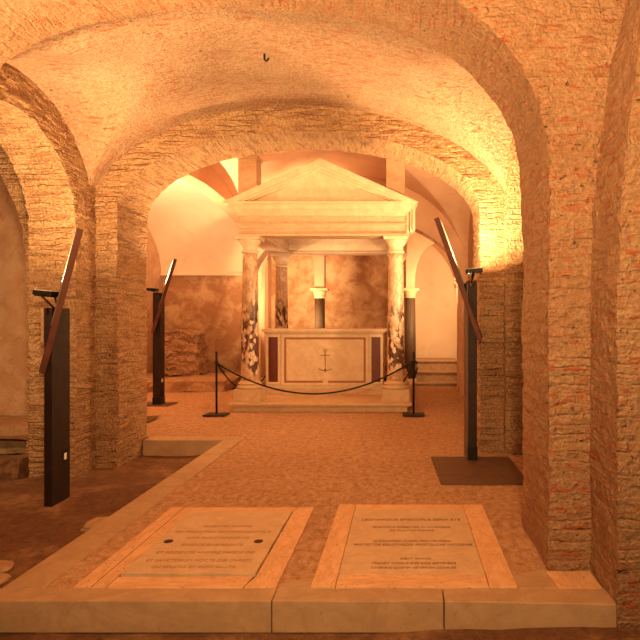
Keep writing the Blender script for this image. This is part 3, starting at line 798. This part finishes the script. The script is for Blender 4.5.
# right, newer
X0, X1, Y0, Y1 = -.513, .636, 3.335, 4.82
tr = empty('tomb_slab', ((X0+X1)/2, (Y0+Y1)/2, 0), 'smooth marble tomb slab with crisp dark inscription in travertine frame, right one', 'tomb slab', 'tomb slabs set in the floor')
w = .135
MB().box(X0, X0+w, Y0, Y1, -.05, .020).build('side_border', M['travertine'], tr, .004)
MB().box(X1-w-.02, X1, Y0, Y1, -.05, .020).build('side_border', M['travertine'], tr, .004)
MB().box(X0+w+.003, X1-w-.023, Y0, Y0+.165, -.05, .019).build('end_border', M['travertine_x'], tr, .004)
MB().box(X0+w+.003, X1-w-.023, Y1-.13, Y1, -.05, .019).build('end_border', M['travertine_x'], tr, .004)
MB().box(X0+.01, X1-.01, Y0+.01, Y1-.01, -.06, .004).build('joint_bed', M['hole'], tr)
pr = MB().box(X0+w+.003, X1-w-.023, Y0+.168, Y1-.133, -.05, .020).build('inscribed_plate', M['marble_worn'], tr, .002)
RL = [('LEONARDUS EPISCOPUS SERIA ETE', 519.8, 362, 460, .042), ('EPISCOPUS PRESBYTER IN MINORIBUS', 527.3, 373, 450, .030), ('AD CULTUM ROMAE', 530.6, 389, 434, .028),
      ('ALEXANDRO AUREA PRO MEMORIA', 541.2, 373, 451, .034), ('PROTECTOR BIBLIOTHECAE APOSTOLICAE VATICANAE', 544.8, 354, 472, .034),
      ('OBIIT ANNO', 558.8, 400, 431, .028), ('TRANSIT CORPUS DIES XXIX SEPTEMBRIS', 563.4, 372, 456, .030), ('CINERIBUS QUIETEM AETERNAM DONA EIS', 567.8, 371, 456, .030)]
for s, yv, a, b, h in RL:
    x0_, y = fl(a, yv, .02); x1_, _ = fl(b, yv, .02)
    text(s, (x0_+x1_)/2, y, .0206, x1_-x0_, h, M['ink'], pr)

# ------------------------------------------------------------------ reading board stands with floodlights
def board_stand(x, y, z0, side, postbox, pan_top, pan_bot, lamp, label, top, turn=0.0):
    """side: +1 board leans to the right at its top. pan_top / pan_bot: (x,z) of the board's ends"""
    e = empty('board_stand', (x, y, z0), label, 'stand', 'steel stands with slanted boards')
    xa, xb, ya, yb = postbox
    pb = MB(); pb.box(xa, xb, ya, yb, z0, top-.06)
    pb.box(xa, xa+.022, ya, yb, top-.06, top); pb.box(xb-.03, xb, ya, yb, top-.06, top)
    pb.build('post', M['dark_steel'], e, .003)
    if turn != .015: MB().box(xa-.006, xb+.006, ya-.006, yb+.006, z0, z0+.14).build('foot_sleeve', M['black_steel'], e, .003)
    # board: its width runs along the sight line of someone at the middle of the hall
    d = Matrix.Rotation(turn, 3, 'Z') @ Vector((x, y, 0)).normalized()
    T = Vector((pan_top[0], y, pan_top[1])); B = Vector((pan_bot[0], y, pan_bot[1]))
    ln = (T-B).normalized(); nr = ln.cross(d).normalized()
    def slabq(a0, a1, w0, w1, t0, t1):
        vs = []
        for a in (a0, a1):
            for w_ in (w0, w1):
                for t_ in (t0, t1):
                    vs.append(B+(T-B)*a+d*w_+nr*t_)
        return vs, [(0,1,3,2),(4,6,7,5),(0,4,5,1),(2,3,7,6),(0,2,6,4),(1,5,7,3)]
    w_ = .34
    bd = MB().add(*slabq(0, 1, -w_/2, w_/2, -.025, .025)).build('board', M['rust_board'], e, .003)
    s_ = -1 if (nr.x*side > 0) else 1
    t0, t1 = (.025, .031) if s_ > 0 else (-.031, -.025)
    MB().add(*slabq(.33, .985, -w_/2+.01, w_/2-.01, t0, t1)).build('printed_face', M['white_face'], bd)['label'] = 'pale printed face of the board'
    # floodlight
    lx, ly_, lz, tilt = lamp
    R = Matrix.Rotation(tilt, 4, 'Y')
    def tb(mb, bx):
        m2 = MB().box(*bx); return mb.add([tuple(R @ Vector(v)+Vector((lx, ly_, lz))) for v in m2.v], m2.f)
    hd = tb(MB(), (-.085, .085, -.07, .07, -.03, .012))
    for k in range(5): tb(hd, (-.078+.036*k, -.070+.036*k, -.055, .055, -.042, -.03))
    fx = hd.build('floodlight', M['black_steel'], e, .003)
    tb(MB(), (-.075, .075, -.06, .06, .012, .016)).build('glass', M['glass_lamp'], fx)
    px_ = (xa+xb)/2
    MB().tube([(lx-.02, ly_-.085, lz-.01), (px_, (ya+yb)/2-.02, top-.02)], .009).tube([(lx+.02, ly_+.085, lz-.01), (px_, (ya+yb)/2+.02, top-.02)], .009).build('bracket', M['black_steel'], fx)
    # cable sticker
    return e
s1 = board_stand(-3.19, 5.5, -.20, 1, (-3.225, -3.153, 5.39, 5.68), (-2.965, 2.316), (-3.31, 1.02), (-3.27, 5.5, 1.755, .09), 'tall steel stand with red-brown board before the left brick pier', 1.61, .015)
MB().box(-3.1525, -3.148, 5.58, 5.62, .20, .26).build('switch_plate', M['label_white'], s1)
MB().box(-3.1528, -3.151, 5.555, 5.645, .17, .29).build('switch_surround', M['black_steel'], s1)
MB().box(-3.25, -3.226, 5.385, 5.6, 1.30, 1.61).build('cheek_plate', M['tufa'], s1)
s2 = board_stand(-4.29, 10.6, 0, 1, (-4.40, -4.27, 10.55, 10.75), (-4.03, 2.56), (-4.43, 1.27), (-4.42, 10.6, 2.05, .05), 'smaller looking steel stand with slanted board in the left chamber', 1.98, .045)
MB().box(-4.269, -4.262, 10.60, 10.66, .40, .46).build('switch_plate', M['label_white'], s2)
s3 = board_stand(.745, 6.45, .018, -1, (.69, .785, 6.36, 6.62), (.375, 2.57), (.83, 1.30), (.755, 6.38, 2.03, -.08), 'steel stand on a brown plate before the right brick pier', 1.92, -.045)
MB().box(.674, .69, 6.36, 6.62, .02, 1.90).build('cheek_plate', M['plate'], s3)
tag(MB().prism([(.305, 6.52), (1.15, 6.52), (1.15, 5.45), (.345, 5.45)], 'z', .0, .016).build('floor_plate', M['plate']), 'flat dark brown plate under the right stand', 'floor plate')
tag(MB().box(-4.62, -4.08, 10.42, 10.88, .0, .014).build('floor_plate', M['plate']), 'thin dark plate under the stand in the left chamber', 'floor plate')

# small hook in the vault
tag(MB().tube([(-1.27, 5.5, 3.99), (-1.27, 5.5, 3.89), (-1.255, 5.5, 3.875), (-1.24, 5.5, 3.88), (-1.235, 5.5, 3.90)], .010).build('ceiling_hook', M['black_steel']), 'small dark iron hook hanging from the brick vault', 'hook')
